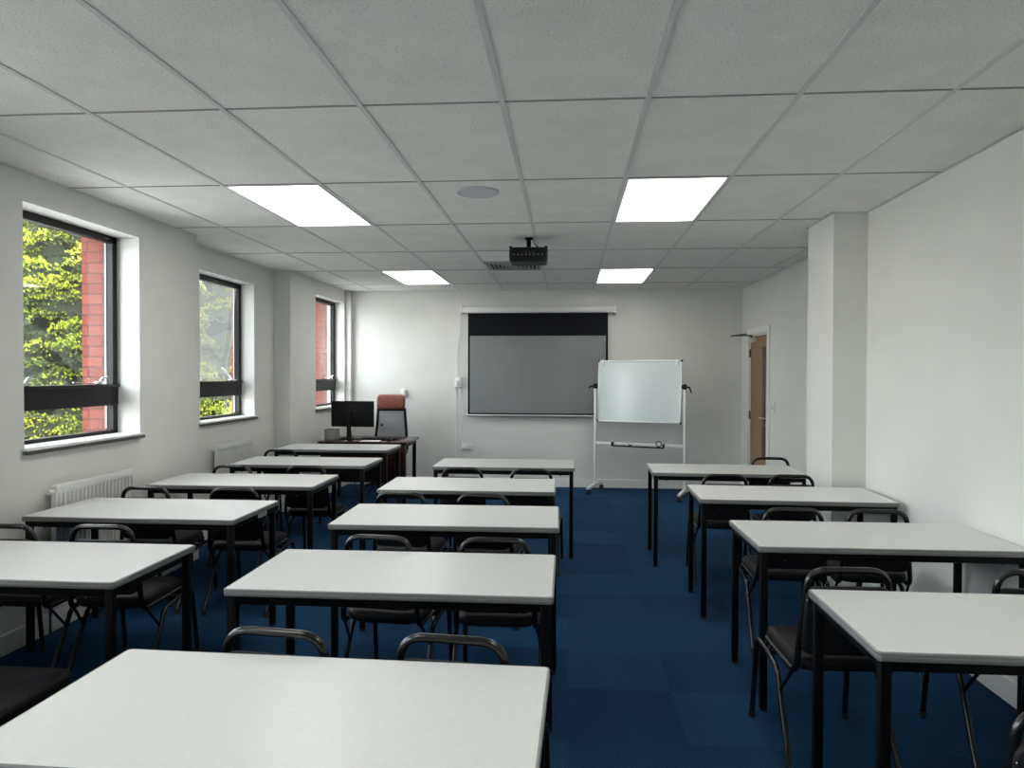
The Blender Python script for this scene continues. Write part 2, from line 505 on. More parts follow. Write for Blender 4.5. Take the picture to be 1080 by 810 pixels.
box(b, XR2 + .002, XR2 + .012, hy - .022, hy + .022, .90, 1.07, bev=.003)
tube(b, fillet([(XR2 + .01, hy, 1.02), (XR2 - .045, hy, 1.02), (XR2 - .048, hy + .12, 1.02)], .012), .009, 10)
tube(b, [(XR2 + .01, hy, .94), (XR2 - .012, hy, .94)], .011, 10)
struct(obj('door_handle', b, M['steel'], leaf))
for z in (.25, 1.02, 1.80):
    b = nb(); cyl(b, (XR2 + .0, dy1 - .033, z - .05), (XR2 + .0, dy1 - .033, z + .05), .011)
    struct(obj('hinge', b, M['nosing'], leaf))
b = nb(); box(b, XR2 - .045, XR2 + .012, dy1 - .30, dy1 - .08, 1.925, 1.985, bev=.006)
cl = struct(obj('door_closer', b, M['alu'], d))
b = nb()
tube(b, [(XR2 - .02, dy1 - .17, 1.99), (XR2 - .02, dy1 - .17, 2.02)], .012, 10)
tube(b, [(XR2 - .02, dy1 - .17, 2.018), (XR2 - .24, dy1 - .02, 2.022)], .008, 8)
tube(b, [(XR2 - .24, dy1 - .02, 2.022), (XR2 - .02, dy1 + .05, 2.05)], .007, 8)
struct(obj('closer_arm', b, M['nosing'], cl))

# ------------------------------------------------------------------ classroom tables
TABLES_GROUP = 'white classroom tables in three columns'
TZ = .755
def make_table(label):
    t = thing('classroom_table', label, 'table', group=TABLES_GROUP)
    W, D, T = 1.2, .6, .026
    b = nb()
    prof = ((.004, TZ - T), (.004, TZ - .001), (.0046, TZ))
    loft(b, [[(x, y, z) for x, y in rrect(W - .006 - 2 * o_, D - .006 - 2 * o_, .013)] for o_, z in prof])
    obj('tabletop', b, M['laminate'], t)
    b = nb()
    sec = [(-.006, -T - .001), (0, -T - .001), (.003, -T + .003), (.003, -T * .55), (.0018, -T * .5), (.003, -T * .45), (.003, -.003), (.0, -.0006), (-.006, -.0006)]
    loops = [[(x, y, TZ + z) for x, y in rrect(W - .006 + 2 * o_, D - .006 + 2 * o_, .013 + o_)] for o_, z in sec]
    rings = loft(b, loops, False)
    for k in range(len(rings[0])):
        n = len(rings[0])
        b.faces.new((rings[-1][k], rings[-1][(k + 1) % n], rings[0][(k + 1) % n], rings[0][k]))
    obj('edge_strip', b, M['edge'], t)
    zt = TZ - T - .001
    b = nb()
    lx, ly = W / 2 - .030, D / 2 - .030
    for s in (-1, 1):
        box(b, -lx + .0165, lx - .0165, s * ly - .012, s * ly + .012, zt - .034, zt, bev=.002, seg=1)
        box(b, s * lx - .012, s * lx + .012, -ly + .0165, ly - .0165, zt - .034, zt, bev=.002, seg=1)
    obj('rail_frame', b, M['black_metal'], t)
    for sx in (-1, 1):
        for sy in (-1, 1):
            b = nb(); box(b, sx * lx - .016, sx * lx + .016, sy * ly - .016, sy * ly + .016, .012, zt, bev=.004)
            lg = obj('leg', b, M['black_metal'], t)
            b = nb(); box(b, sx * lx - .017, sx * lx + .017, sy * ly - .017, sy * ly + .017, 0, .013, bev=.003)
            obj('foot_cap', b, M['black_rubber'], lg)
    for sx in (-1, 1):
        b = nb(); lathe(b, [(.001, -.009), (.006, -.008), (.007, -.003), (.003, 0)], 10, (sx * (lx - .09), -ly - .004, zt - .032))
        o = obj('screw', b, M['steel'], t)
    return t

# x of right end, y of front edge centre line etc. taken from the room plan
TAB = [
 ('L', -2.290, 2.835, 0.0, 'white-topped table in the window column, nearest the camera, cut by the photo edge'),
 ('L', -2.370, 3.965, 0.0, 'white-topped table in front of the nearer radiator, label on its rail'),
 ('L', -2.355, 5.085, 1.0, 'white-topped table in the window column, third from the teacher\'s desk'),
 ('L', -2.310, 6.210, 0.0, 'white-topped table in front of the farther radiator'),
 ('L', -2.425, 7.425, 0.0, 'white-topped table standing directly in front of the dark teacher\'s desk'),
 ('C', -0.652, 1.625, -1.2, 'largest-looking white table filling the bottom of the middle column'),
 ('C', -0.651, 2.800, 0.3, 'white-topped middle-column table, second from the camera'),
 ('C', -0.650, 3.925, 1.0, 'white-topped table halfway along the middle column'),
 ('C', -0.690, 5.030, 0.6, 'white-topped middle-column table, second from the projection screen'),
 ('C', -0.545, 6.235, 0.0, 'white-topped middle-column table nearest the projection screen, floor showing past its leg'),
 ('R', 1.473, 2.388, 0.0, 'white-topped table nearest the camera along the bare wall side'),
 ('R', 1.462, 3.630, 0.5, 'white-topped table by the bare wall, between the nearest table and the pillar table'),
 ('R', 1.427, 4.840, -1.2, 'white-topped table whose end butts up to the wall pillar'),
 ('R', 1.272, 6.030, -1.5, 'white-topped table nearest the whiteboard and the oak door'),
]
first = None
for i, (c, x, y, a, lab) in enumerate(TAB):
    if first is None:
        first = make_table(lab); t = first
        t.location = (x, y, 0); t.rotation_euler = (0, 0, math.radians(a))
    else:
        t = dup(first, (x, y, 0), math.radians(a), lab, TABLES_GROUP)
    if i == 1:
        b = nb(); box(b, .582, .5835, .04, .16, .697, .724)
        o = obj('label_sticker', b, M['sticker'], t, smooth=False); o['label'] = 'small pale label stuck on the black end rail'

# ------------------------------------------------------------------ stacking chairs
def make_chair(label):
    t = thing('stacking_chair', label, 'chair')
    # seat
    b = nb()
    def bend(p):
        q = p.copy()
        if q.y > .12: q.z -= (q.y - .12) ** 2 * 2.2
        q.x *= 1 + .10 * q.y
        return q
    pad(b, .37, .40, .058, .07, .022, bend)
    o = obj('seat', b, M['black_fabric'], t); o.location = (0, .0, .43)
    # backrest, a trapezoid pad set inside the hoop
    b = nb()
    def bend2(p):      # pad plane: x across, y up
        k = (p.y + .13) / .26
        return Vector((p.x * (1.03 - .09 * k), p.z - .016 + (p.x / .17) ** 2 * .014 - .02, p.y))
    pad(b, .335, .268, .034, .045, .012, bend2)
    o = obj('backrest', b, M['black_fabric'], t); o.location = (0, -.195, .612); o.rotation_euler = (math.radians(5), 0, 0)
    # hoop: up both sides of the backrest and forward along the seat
    b = nb()
    R = .0125
    hb = lambda s: [(s * .181, .15, .405), (s * .181, -.195, .400), (s * .146, -.228, .8025)]
    L = hb(-1); Rr = hb(1)[::-1]
    path = fillet(L + Rr, [0, .05, .075, .075, .05, 0], 8)
    tube(b, path, R, 12)
    tube(b, [(-.181, .06, .405), (.181, .06, .405)], .010, 8)
    obj('back_frame', b, M['black_tube'], t)
    # legs: front and rear leg on each side meet along the side rail; the rear leg slants back
    for s in (-1, 1):
        b = nb()
        tube(b, fillet([(s * .205, .285, .012), (s * .198, .235, .376), (s * .198, .10, .372)], [0, .05, 0], 8), .0115, 12)
        lg = obj('leg', b, M['black_tube'], t)
        b = nb(); cyl(b, (s * .2052, .2868, 0), (s * .2045, .2822, .032), .0145, n=12); obj('rubber_foot', b, M['black_rubber'], lg)
        b = nb()
        tube(b, fillet([(s * .205, -.222, .012), (s * .198, -.035, .350), (s * .198, .10, .372)], [0, .05, 0], 8), .0115, 12)
        tube(b, [(s * .199, -.075, .278), (s * .184, -.165, .392)], .007, 8)
        lg = obj('leg', b, M['black_tube'], t)
        b = nb(); cyl(b, (s * .2052, -.2287, 0), (s * .2045, -.211, .032), .0145, n=12); obj('rubber_foot', b, M['black_rubber'], lg)
        b = nb(); lathe(b, [(.001, 0), (.005, .001), (.004, .004)], 10)
        o = obj('bolt', b, M['steel'], t); o.location = (s * .152, -.236, .69); o.rotation_euler = (math.radians(90), 0, 0)
    b = nb()
    for yy in (.18, .07):
        tube(b, [(-.198, yy, .372), (.198, yy, .372)], .009, 8)
    for s in (-1, 1):
        for yy in (.14, .08):
            cyl(b, (s * .195, yy, .372), (s * .183, yy, .405), .006, n=8)
    obj('under_bar', b, M['black_tube'], t)
    return t

CH = [  # hoop top x, y, turn, label, group
 (-1.98, 2.075, 0, 'black chair at the nearest window-column table, only its seat corner in view', 'w'),
 (-2.690, 3.215, 0, 'black tubular chair behind the nearer radiator table, closest to the windows, cut by the edge', 'w'),
 (-2.215, 3.240, 1, 'black tubular chair tucked under the nearer radiator table, aisle end', 'w'),
 (-2.685, 4.355, 0, 'black tubular chair beside the wall under the middle window-column table', 'w'),
 (-2.100, 4.355, 0, 'black tubular chair at the aisle end of the middle window-column table', 'w'),
 (-2.630, 5.42, 0, 'black tubular chair in front of the farther radiator, wall end of its table', 'w'),
 (-2.045, 5.455, 0, 'black tubular chair at the aisle end of the farther radiator table', 'w'),
 (-2.720, 6.585, 0, 'only black tubular chair at the table in front of the teacher\'s desk', 'w'),
 (-0.830, 1.965, -6, 'black chair behind the largest middle table, window end, grey-lit hoop', 'c'),
 (-0.320, 1.955, -6, 'black chair behind the largest middle table, aisle end', 'c'),
 (-0.850, 3.145, -6, 'black chair, window end of the table halfway along the middle column', 'c'),
 (-0.322, 3.140, 0, 'black chair, aisle end of the table halfway along the middle column', 'c'),
 (-1.020, 4.295, -5, 'black chair, window end of the middle-column table second from the screen', 'c'),
 (-0.515, 4.280, -4, 'black chair, aisle end of the middle-column table second from the screen', 'c'),
 (-0.815, 5.470, -3, 'black chair under the table nearest the projection screen, window end', 'c'),
 (-0.282, 5.440, -3, 'black chair under the table nearest the projection screen, aisle end', 'c'),
 (1.135, 1.640, -3, 'black chair at the bottom corner of the photo, only its hoop corner showing', 'r'),
 (1.050, 2.775, 2, 'black chair beyond the nearest wall-side table, seat and legs showing in the aisle', 'r'),
 (1.755, 2.800, -4, 'black chair beyond the nearest wall-side table, close to the bare wall', 'r'),
 (1.218, 3.99, -1, 'black chair at the aisle end of the pillar table', 'r'),
 (1.658, 3.985, -3, 'black chair at the wall end of the pillar table', 'r'),
 (1.130, 5.290, -3, 'black chair at the aisle end of the table nearest the whiteboard', 'r'),
 (1.606, 5.310, 0, 'black chair beside the pillar, wall end of the table nearest the whiteboard', 'r'),
 (1.755, 6.40, -2, 'black chair without a table before it, beyond the far wall-side table by the door', 'r'),
]
GR = {'w': 'black chairs of the window column', 'c': 'black chairs of the middle column', 'r': 'black chairs of the bare wall column'}
first = None
for (hx, hy_, a, lab, g) in CH:
    ra = math.radians(a)
    ox, oy = hx - math.sin(ra) * .228, hy_ + math.cos(ra) * .228
    if first is None:
        first = make_chair(lab); first.location = (ox, oy, 0); first.rotation_euler = (0, 0, ra); first['group'] = GR[g]
    else:
        dup(first, (ox, oy, 0), ra, lab, GR[g])

# ------------------------------------------------------------------ teacher's desk and what stands on it
DK = thing('teacher_desk', 'dark mahogany teacher\'s desk holding the computer in the far window corner', 'desk', (-2.375, 8.45, 0))
DH = .745
b = nb(); box(b, -.52, .52, -.36, .36, DH - .028, DH, bev=.003); obj('desktop', b, M['mahogany'], DK)
b = nb(); box(b, -.505, .50, -.315, -.297, .27, DH - .03, bev=.002); obj('modesty_panel', b, M['mahogany'], DK)
for s in (-1, 1):
    for yy in (-.26, .28):
        b = nb(); box(b, s * .475 - .02, s * .475 + .02, yy - .02, yy + .02, .015, DH - .028, bev=.004)
        lg = obj('leg', b, M['black_metal'], DK)
        b = nb(); box(b, s * .475 - .022, s * .475 + .022, yy - .022, yy + .022, 0, .016, bev=.003); obj('foot_cap', b, M['black_rubber'], lg)
b = nb()
for s in (-1, 1):
    box(b, s * .475 - .012, s * .475 + .012, -.24, .26, DH - .075, DH - .03, bev=.002)
box(b, -.455, .455, .268, .292, DH - .075, DH - .03, bev=.002)
obj('rail_frame', b, M['black_metal'], DK)

mo = thing('computer_monitor', 'black computer monitor seen from behind on the teacher\'s desk', 'monitor', (-2.595, 8.46, DH), math.radians(-3))
b = nb(); box(b, -.265, .265, -.018, .012, .145, .455, bev=.006); pn = obj('casing', b, M['black_plastic'], mo)
b = nb(); box(b, -.255, .255, .0125, .0135, .158, .447); obj('display', b, M['blind_glass'], pn, smooth=False)
b = nb(); box(b, -.045, .045, -.026, -.016, .385, .395); obj('maker_mark', b, M['dark_plastic'], pn)
b = nb()
loft(b, [[(x - .03, -.045 - .01 * k, z) for x, z in ((-.03 + .006 * k, .018), (.03 - .006 * k, .018), (.026 - .006 * k, .33), (-.026 + .006 * k, .33))] for k in (0, 1)])
box(b, -.06, .0, -.046, -.018, .22, .33, bev=.005)
obj('stand', b, M['black_plastic'], mo)
b = nb(); loft(b, [[(x - .01, y - .02, z) for x, y in rrect(.24 - 2 * o_, .19 - 2 * o_, .04)] for o_, z in ((0, 0), (0, .012), (.01, .018))]); obj('base', b, M['black_plastic'], mo)
b = nb()
pts = [(-.03, -.06, .20), (-.01, -.075, .12), (.03, -.11, .05), (.055, -.13, .006), (.10, -.12, .005)]
tube(b, fillet(pts, .05, 6), .004, 8); obj('cable', b, M['black_rubber'], mo)

kb = thing('computer_keyboard', 'black keyboard lying beside the monitor base', 'keyboard', (-2.235, 8.37, DH), 0)
b = nb(); box(b, -.21, .21, -.07, .07, 0, .018, bev=.005); kbd = obj('case', b, M['black_plastic'], kb)
b = nb()
for r_ in range(5):
    for c in range(15):
        box(b, -.2 + c * .0268, -.2 + c * .0268 + .022, -.06 + r_ * .0245, -.06 + r_ * .0245 + .02, .017, .024)
k = obj('keys', b, M['dark_plastic'], kb, smooth=False); k['kind'] = 'stuff'
ms = nb(); loft(ms, [[(x, y, z) for x, y in rrect(.062 - 2 * o_, .105 - 2 * o_, .03 - o_ * .4)] for o_, z in ((0, 0), (0, .012), (.006, .024), (.018, .032))])
mouse = obj('computer_mouse', ms, M['black_plastic']); mouse.location = (-2.085, 8.22, DH); tag(mouse, 'small black mouse near the aisle end of the desk', 'mouse')
b = nb(); box(b, -.11, .11, -.09, .09, 0, .0025); pp = obj('paper_sheet', b, M['paper'], smooth=False); pp.location = (-2.30, 8.195, DH); pp.rotation_euler = (0, 0, .06)
tag(pp, 'white sheet of paper on the desk before the keyboard', 'paper')
# clear holder at the window end
ho = thing('desk_organiser', 'clear box organiser at the window end of the teacher\'s desk', 'organiser', (-2.828, 8.40, DH), 0)
b = nb()
box(b, -.072, .072, -.07, .07, 0, .006)
for s in (-1, 1):
    box(b, s * .070 - .003, s * .070 + .003, -.07, .07, 0, .115)
    box(b, -.072, .072, s * .068 - .003, s * .068 + .003, 0, .115)
obj('tray', b, M['clear_plastic'], ho, smooth=False)
b = nb()
for s in (-1, 1): tube(b, [(-.072, s * .07, .117), (.072, s * .07, .117)], .0025, 6); tube(b, [(s * .072, -.07, .117), (s * .072, .07, .117)], .0025, 6)
obj('rim', b, M['black_plastic'], ho)
# cables hanging below the desk
b = nb()
tube(b, fillet([(-2.62, 8.62, .60), (-2.60, 8.58, .12), (-2.48, 8.52, .012), (-2.36, 8.55, .14), (-2.32, 8.60, .58)], .14, 10), .006, 8)
cb = obj('power_cable', b, M['black_rubber']); tag(cb, 'black cable looping to the carpet beneath the teacher\'s desk', 'cable')

# office chair ----------------------------------------------------------------
oc = thing('office_chair', 'high-backed office chair with brown leather headrest behind the teacher\'s desk', 'office chair', (-2.365, 9.18, 0), math.radians(178))
def chair_loc(p): return p
b = nb(); pad(b, .48, .46, .08, .07, .03); o = obj('seat', b, M['black_fabric'], oc); o.location = (0, 0, .50)
b = nb()
def bb(p): return Vector((p.x * (1 + .10 * (-p.y)), p.z - .06 * (p.y / .3) ** 2 * .4, p.y))
pad(b, .355, .52, .03, .04, .012, bb); o = obj('back_panel', b, M['grey_mesh'], oc); o.location = (0, -.225, .80)
b = nb()
for s in (-1, 1):
    tube(b, fillet([(s * .225, -.20, .52), (s * .20, -.235, .80), (s * .180, -.232, 1.07)], .1, 6), .018, 10)
box(b, -.19, .19, -.25, -.215, 1.035, 1.065, bev=.008)
box(b, -.205, .205, -.24, -.20, .52, .56, bev=.008)
obj('back_frame', b, M['black_plastic'], oc)
b = nb()
def bh(p): return Vector((p.x, p.z + (p.x / .19) ** 2 * .02, p.y))
pad(b, .385, .20, .075, .05, .03, bh); o = obj('headrest', b, M['leather'], oc); o.location = (0, -.225, 1.152); o['label'] = 'brown leather headrest'
b = nb(); lathe(b, [(.001, 0), (.016, .002), (.014, .012)], 14); o = obj('tension_knob', b, M['black_plastic'], oc); o.location = (.125, -.21, .845); o.rotation_euler = (math.radians(-90), 0, 0)
b = nb(); cyl(b, (0, 0, .10), (0, 0, .47), .028); cyl(b, (0, 0, .30), (0, 0, .46), .04); obj('gas_column', b, M['black_plastic'], oc)
b = nb(); cyl(b, (0, 0, .085), (0, 0, .135), .05)
for k in range(5):
    a = 2 * PI * k / 5 + .3
    tube(b, [(0, 0, .115), (.17 * math.cos(a), .17 * math.sin(a), .10), (.29 * math.cos(a), .29 * math.sin(a), .075)], [.026, .022, .016], 8)
obj('star_base', b, M['black_plastic'], oc)
for k in range(5):
    a = 2 * PI * k / 5 + .3
    b = nb(); x, y = .29 * math.cos(a), .29 * math.sin(a)
    for s in (-1, 1): cyl(b, (x + s * .008 * -math.sin(a), y + s * .008 * math.cos(a), .028), (x + s * .026 * -math.sin(a), y + s * .026 * math.cos(a), .028), .028, n=16)
    cyl(b, (x, y, .028), (x, y, .075), .009)
    obj('castor', b, M['black_rubber'], oc)

# ------------------------------------------------------------------ projection screen
ps = thing('projection_screen', 'pull-down projection screen with black border hanging on the far wall', 'screen', (-.42, YB - .06, 0))
b = nb(); box(b, -1.035, 1.035, -.045, .045, 2.352, 2.440, bev=.016)
hs = obj('case', b, M['white_metal'], ps)
for s in (-1, 1):
    b = nb(); box(b, s * 1.03 - .014, s * 1.03 + .014, -.05, .055, 2.345, 2.452, bev=.006); obj('end_cap', b, M['white_plastic'], hs)
b = nb(); box(b, -.945, .94, .0, .003, .978, 2.36); obj('black_cloth', b, M['screen_black'], ps, smooth=False)
b = nb()
NX, NZ = 24, 12      # faint ripples in the hanging cloth
g = [[b.verts.new((-.918 + 1.83 * i / NX, -.003 - .003 * (1 + math.sin(i * .55 + j * .35)) * (1 - j / NZ) * .6, 1.0 + 1.045 * j / NZ)) for j in range(NZ + 1)] for i in range(NX + 1)]
for i in range(NX):
    for j in range(NZ): b.faces.new((g[i][j], g[i + 1][j], g[i + 1][j + 1], g[i][j + 1]))
bk = [[b.verts.new((v.co.x, -.0005, v.co.z)) for v in row] for row in g]
for i in range(NX):
    for j in range(NZ): b.faces.new((bk[i][j], bk[i][j + 1], bk[i + 1][j + 1], bk[i + 1][j]))
obj('viewing_area', b, M['screen_grey'], ps)
b = nb(); tube(b, [(-.965, 0, .968), (.955, 0, .968)], .013, 12); obj('bottom_bar', b, M['alu'], ps)

sw = thing('screen_switch', 'small white screen control box on the wall beside the projection screen', 'switch', (-1.508, YB, 1.415))
b = nb(); box(b, -.042, .042, -.038, 0, -.07, .07, bev=.008); bo = obj('box', b, M['white_plastic'], sw)
b = nb(); box(b, -.014, .024, -.045, -.036, -.045, .02, bev=.003); obj('rocker', b, M['grille'], bo)
so = thing('wall_socket', 'white double socket with plug low on the far wall below the screen', 'socket', (-1.385, YB, .537))
b = nb(); box(b, -.075, .075, -.014, 0, -.043, .043, bev=.005); pl = obj('plate', b, M['white_plastic'], so)
b = nb(); box(b, -.062, -.015, -.045, -.012, -.035, .012, bev=.006); obj('plug', b, M['white_plastic'], so)
b = nb()
for xx in (.02, .05): box(b, xx - .007, xx + .007, -.018, -.013, .012, .03, bev=.002)
obj('rocker', b, M['grille'], pl)
b = nb()
tube(b, fillet([(-1.475, YB - .03, 2.37), (-1.48, YB - .012, 2.2), (-1.53, YB - .010, 1.75), (-1.52, YB - .012, 1.487)], .15, 8), .0045, 8)
cb = obj('screen_cable', b, M['white_plastic']); tag(cb, 'white cable from the screen case down to the control box', 'cable')
b = nb()
tube(b, fillet([(-1.495, YB - .012, 1.342), (-1.44, YB - .012, 1.0), (-1.49, YB - .012, .75), (-1.43, YB - .02, .548)], .12, 8), .0045, 8)
cb = obj('mains_cable', b, M['white_plastic']); tag(cb, 'white cable drooping from control box to the socket plug', 'cable')
b = nb(); box(b, -1.548, -1.534, YB - .012, YB, .0, 1.342, bev=.002, seg=1); tk = obj('cable_trunking', b, M['white_plastic']); tag(tk, 'thin white trunking running down the wall below the control box', 'trunking')
th = thing('wall_sensor', 'small white box on the far wall above the brown headrest', 'sensor', (-2.262, YB, 1.255))
b = nb(); box(b, -.04, .04, -.03, 0, -.06, .06, bev=.008); obj('casing', b, M['white_plastic'], th)
b = nb(); box(b, .012, .034, -.033, -.028, -.05, .05, bev=.002); obj('cover', b, M['vent'], th)
ls = thing('light_switch', 'white light switch plate on the wall next to the oak door', 'light switch', (XR2, 8.236, 1.16))
b = nb(); box(b, -.010, 0, -.043, .043, -.055, .055, bev=.004); pl = obj('plate', b, M['white_plastic'], ls)
b = nb(); box(b, -.015, -.008, -.012, .012, -.025, .025, bev=.002); obj('rocker', b, M['grille'], pl)

# ------------------------------------------------------------------ mobile whiteboard
WL = Vector((.345, 9.36)); WR = Vector((1.42, 8.93))
wd = (WR - WL); WW = wd.length
wc = (WL + WR) / 2
wb = thing('mobile_whiteboard', 'whiteboard on a white wheeled frame in front of the far wall', 'whiteboard', (wc.x, wc.y, 0), math.atan2(wd.y, wd.x))
h = WW / 2
for s in (-1, 1):
    b = nb(); box(b, s * h - .016, s * h + .016, -.016, .016, .10, 1.36, bev=.004); obj('post', b, M['white_metal'], wb)
    b = nb(); loft(b, [[(s * h + x, y, z) for x, z in ((-.02, z0), (.02, z0), (.02, z1), (-.02, z1))] for y, z0, z1 in ((-.27, .07, .095), (-.02, .075, .115), (.02, .075, .115), (.27, .07, .095))])
    ft = obj('foot', b, M['white_metal'], wb)
    for yy in (-.25, .25):
        b = nb()
        for q in (-1, 1): cyl(b, (s * h + q * .006, yy, .03), (s * h + q * .022, yy, .03), .03, n=18)
        cyl(b, (s * h, yy, .03), (s * h, yy, .075), .012)
        obj('castor', b, M['black_rubber'], ft)
    b = nb(); cyl(b, (s * h - s * .035, 0, 1.375), (s * h + s * .02, 0, 1.375), .026)
    cyl(b, (s * h, 0, 1.345), (s * h, 0, 1.41), .022)
    tube(b, fillet([(s * h + s * .02, 0, 1.375), (s * h + s * .06, -.01, 1.372), (s * h + s * .075, -.015, 1.30 if s > 0 else 1.36)], .02), [.010] * 2 + [.009] * 6 + [.007], 8) if False else tube(b, [(s * h + s * .02, 0, 1.375), (s * h + s * .06, -.01, 1.37), (s * h + s * .085, -.015, 1.30 if s > 0 else 1.355)], [.012, .011, .008], 8)
    obj('pivot_knob', b, M['black_plastic'], wb)
bw, bh_ = h - .045, .385
br = bpy.data.objects.new('board', None)
b = nb(); box(b, -bw, bw, -.009, .009, -bh_, bh_); bd = obj('board', b, M['board'], wb, smooth=False)
bd.location = (0, -.0, 1.315); bd.rotation_euler = (math.radians(-4), 0, 0)
bpy.data.objects.remove(br)
b = nb()
for s in (-1, 1):
    box(b, -bw - .008, bw + .008, -.013, .013, s * bh_ - .010, s * bh_ + .010, bev=.003)
    box(b, s * bw - .008, s * bw + .008, -.013, .013, -bh_, bh_, bev=.003)
obj('board_edge', b, M['alu'], bd)
for sx in (-1, 1):
    for sz in (-1, 1):
        b = nb(); box(b, sx * bw - .012, sx * bw + .012, -.016, .016, sz * bh_ - .012, sz * bh_ + .012, bev=.005); obj('corner_cap', b, M['black_plastic'], bd)
    b = nb(); box(b, sx * (bw - .055) - .012, sx * (bw - .055) + .012, -.025, -.01, bh_ - .055, bh_ + .014, bev=.004); obj('paper_clip', b, M['white_plastic'], bd)
b = nb(); box(b, -h + .016, h - .016, -.012, .012, .625, .660, bev=.003); obj('cross_bar', b, M['white_metal'], wb)
b = nb(); box(b, -.33, .33, -.075, -.012, .617, .624, bev=.002); box(b, -.33, .33, -.078, -.072, .612, .627, bev=.002)
tr = obj('pen_tray', b, M['black_plastic'], wb)
for s in (-1, 1):
    b = nb(); box(b, s * .33 - .008, s * .33 + .008, -.08, -.012, .612, .668, bev=.004); obj('tray_end', b, M['black_plastic'], tr)
rotw = Matrix.Rotation(math.atan2(wd.y, wd.x), 4, 'Z'); rotw.translation = (wc.x, wc.y, 0)
def onboard(p): return rotw @ Vector(p)
b = nb()
ring = [(.033 * math.cos(2 * PI * k / 20), 0, .033 * math.sin(2 * PI * k / 20)) for k in range(21)]
tube(b, ring, .006, 8); tp = obj('tape_ring', b, M['black_plastic']); tp.location = onboard((.27, -.05, .6645)); tp.rotation_euler = (0, 0, math.atan2(wd.y, wd.x))
tag(tp, 'black ring standing at one end of the whiteboard tray', 'ring')
mk = [(-.17, .3, (.5, .5, .5)), (-.13, -.2, (.03, .03, .03)), (-.10, .15, (.6, .6, .62))]
marks = ['grey-capped marker pen lying closest to the tray end', 'black marker pen between two paler ones on the tray', 'pale marker pen lying closest to the tray middle']
for (x, a, c), lb in zip(mk, marks):
    b = nb(); lathe(b, [(.004, -.06), (.009, -.055), (.009, .02), (.0098, .022), (.0098, .058), (.007, .06)], 12)
    o = obj('marker_pen', b, mat('marker_' + str(x), c, .35)); o.location = onboard((x, -.045, .634)); o.rotation_euler = (math.radians(90), 0, math.atan2(wd.y, wd.x) + PI / 2 + a)
    tag(o, lb, 'marker', 'marker pens on the whiteboard tray')

# ------------------------------------------------------------------ projector, speaker, vent, lights
pj = thing('projector', 'black projector hanging from the ceiling on a short bracket', 'projector', (-.335, 5.98, 2.515))
b = nb(); loft(b, [[(x, y, z) for x, y in rrect(.315 - 2 * o_, .25 - 2 * o_, .03)] for o_, z in ((.012, -.062), (.002, -.05), (0, -.02), (0, .035), (.006, .052), (.02, .058))])
body = obj('body', b, M['dark_plastic'], pj)
b = nb()
for s in (-1, 1): box(b, s * .145 - .012, s * .145 + .012, -.10, -.05, .045, .07, bev=.006); box(b, s * .145 - .012, s * .145 + .012, .06, .10, .045, .07, bev=.006)
obj('mount_foot', b, M['black_plastic'], body)
b = nb()
for k in range(8): box(b, -.12 + k * .033, -.12 + k * .033 + .010, -.127, -.1235, -.008, -.003)
for k in range(3): box(b, -.02 + k * .03, -.014 + k * .03, -.128, -.123, .010, .014)
obj('port', b, M['sticker'], body)
b = nb(); cyl(b, (.07, .12, 0), (.07, .145, 0), .035); obj('lens', b, M['lens'], body)
b = nb(); box(b, -.018, .018, -.02, .02, .055, CEIL - 2.515 - .012, bev=.003); cyl(b, (0, 0, CEIL - 2.515 - .014), (0, 0, CEIL - 2.515), .035)
box(b, -.10, .10, -.012, .012, .056, .066, bev=.002)
obj('bracket', b, M['black_metal'], pj)
b = nb(); tube(b, fillet([(.03, .0, CEIL - 2.515 - .004), (.045, -.02, .10), (.08, -.07, .062)], .03), .004, 8); obj('cable', b, M['black_rubber'], pj)

sp = thing('ceiling_speaker', 'round grey speaker grille set in a ceiling tile', 'speaker', (-.567, 4.435, CEIL))
b = nb(); lathe(b, [(.118, -.004), (.120, -.010), (.126, -.011), (.132, -.007), (.133, 0)], 40); obj('rim', b, M['grille'], sp)
b = nb(); lathe(b, [(.001, -.012), (.06, -.0115), (.118, -.009), (.119, -.002)], 40); obj('grille', b, M['grille'], sp)

va = thing('air_vent', 'square four-way air vent in the ceiling beyond the projector', 'air vent', (-.58, 7.48, CEIL))
b = nb(); box(b, -.27, .27, -.27, .27, -.004, -.001); obj('backing', b, M['vent_dark'], va, smooth=False)
b = nb()
for s in (-1, 1):
    box(b, -.285, .285, s * .272 - .014, s * .272 + .014, -.012, -.001, bev=.002, seg=1)
    box(b, s * .272 - .014, s * .272 + .014, -.27, .27, -.012, -.001, bev=.002, seg=1)
obj('frame', b, M['vent'], va)
# louvres in four triangular fields
for ax in range(4):
    b = nb()
    for k in range(1, 7):
        dd = .04 * k; hw = dd - .012
        rot = Matrix.Rotation(ax * PI / 2, 3, 'Z')
        vs = box(b, -hw, hw, dd - .006, dd + .006, -.016, -.004)
        for v in vs:
            v.co.z += (v.co.y - dd) * .6
            v.co = rot @ v.co
    obj('louvre_field', b, M['vent'], va, smooth=False)

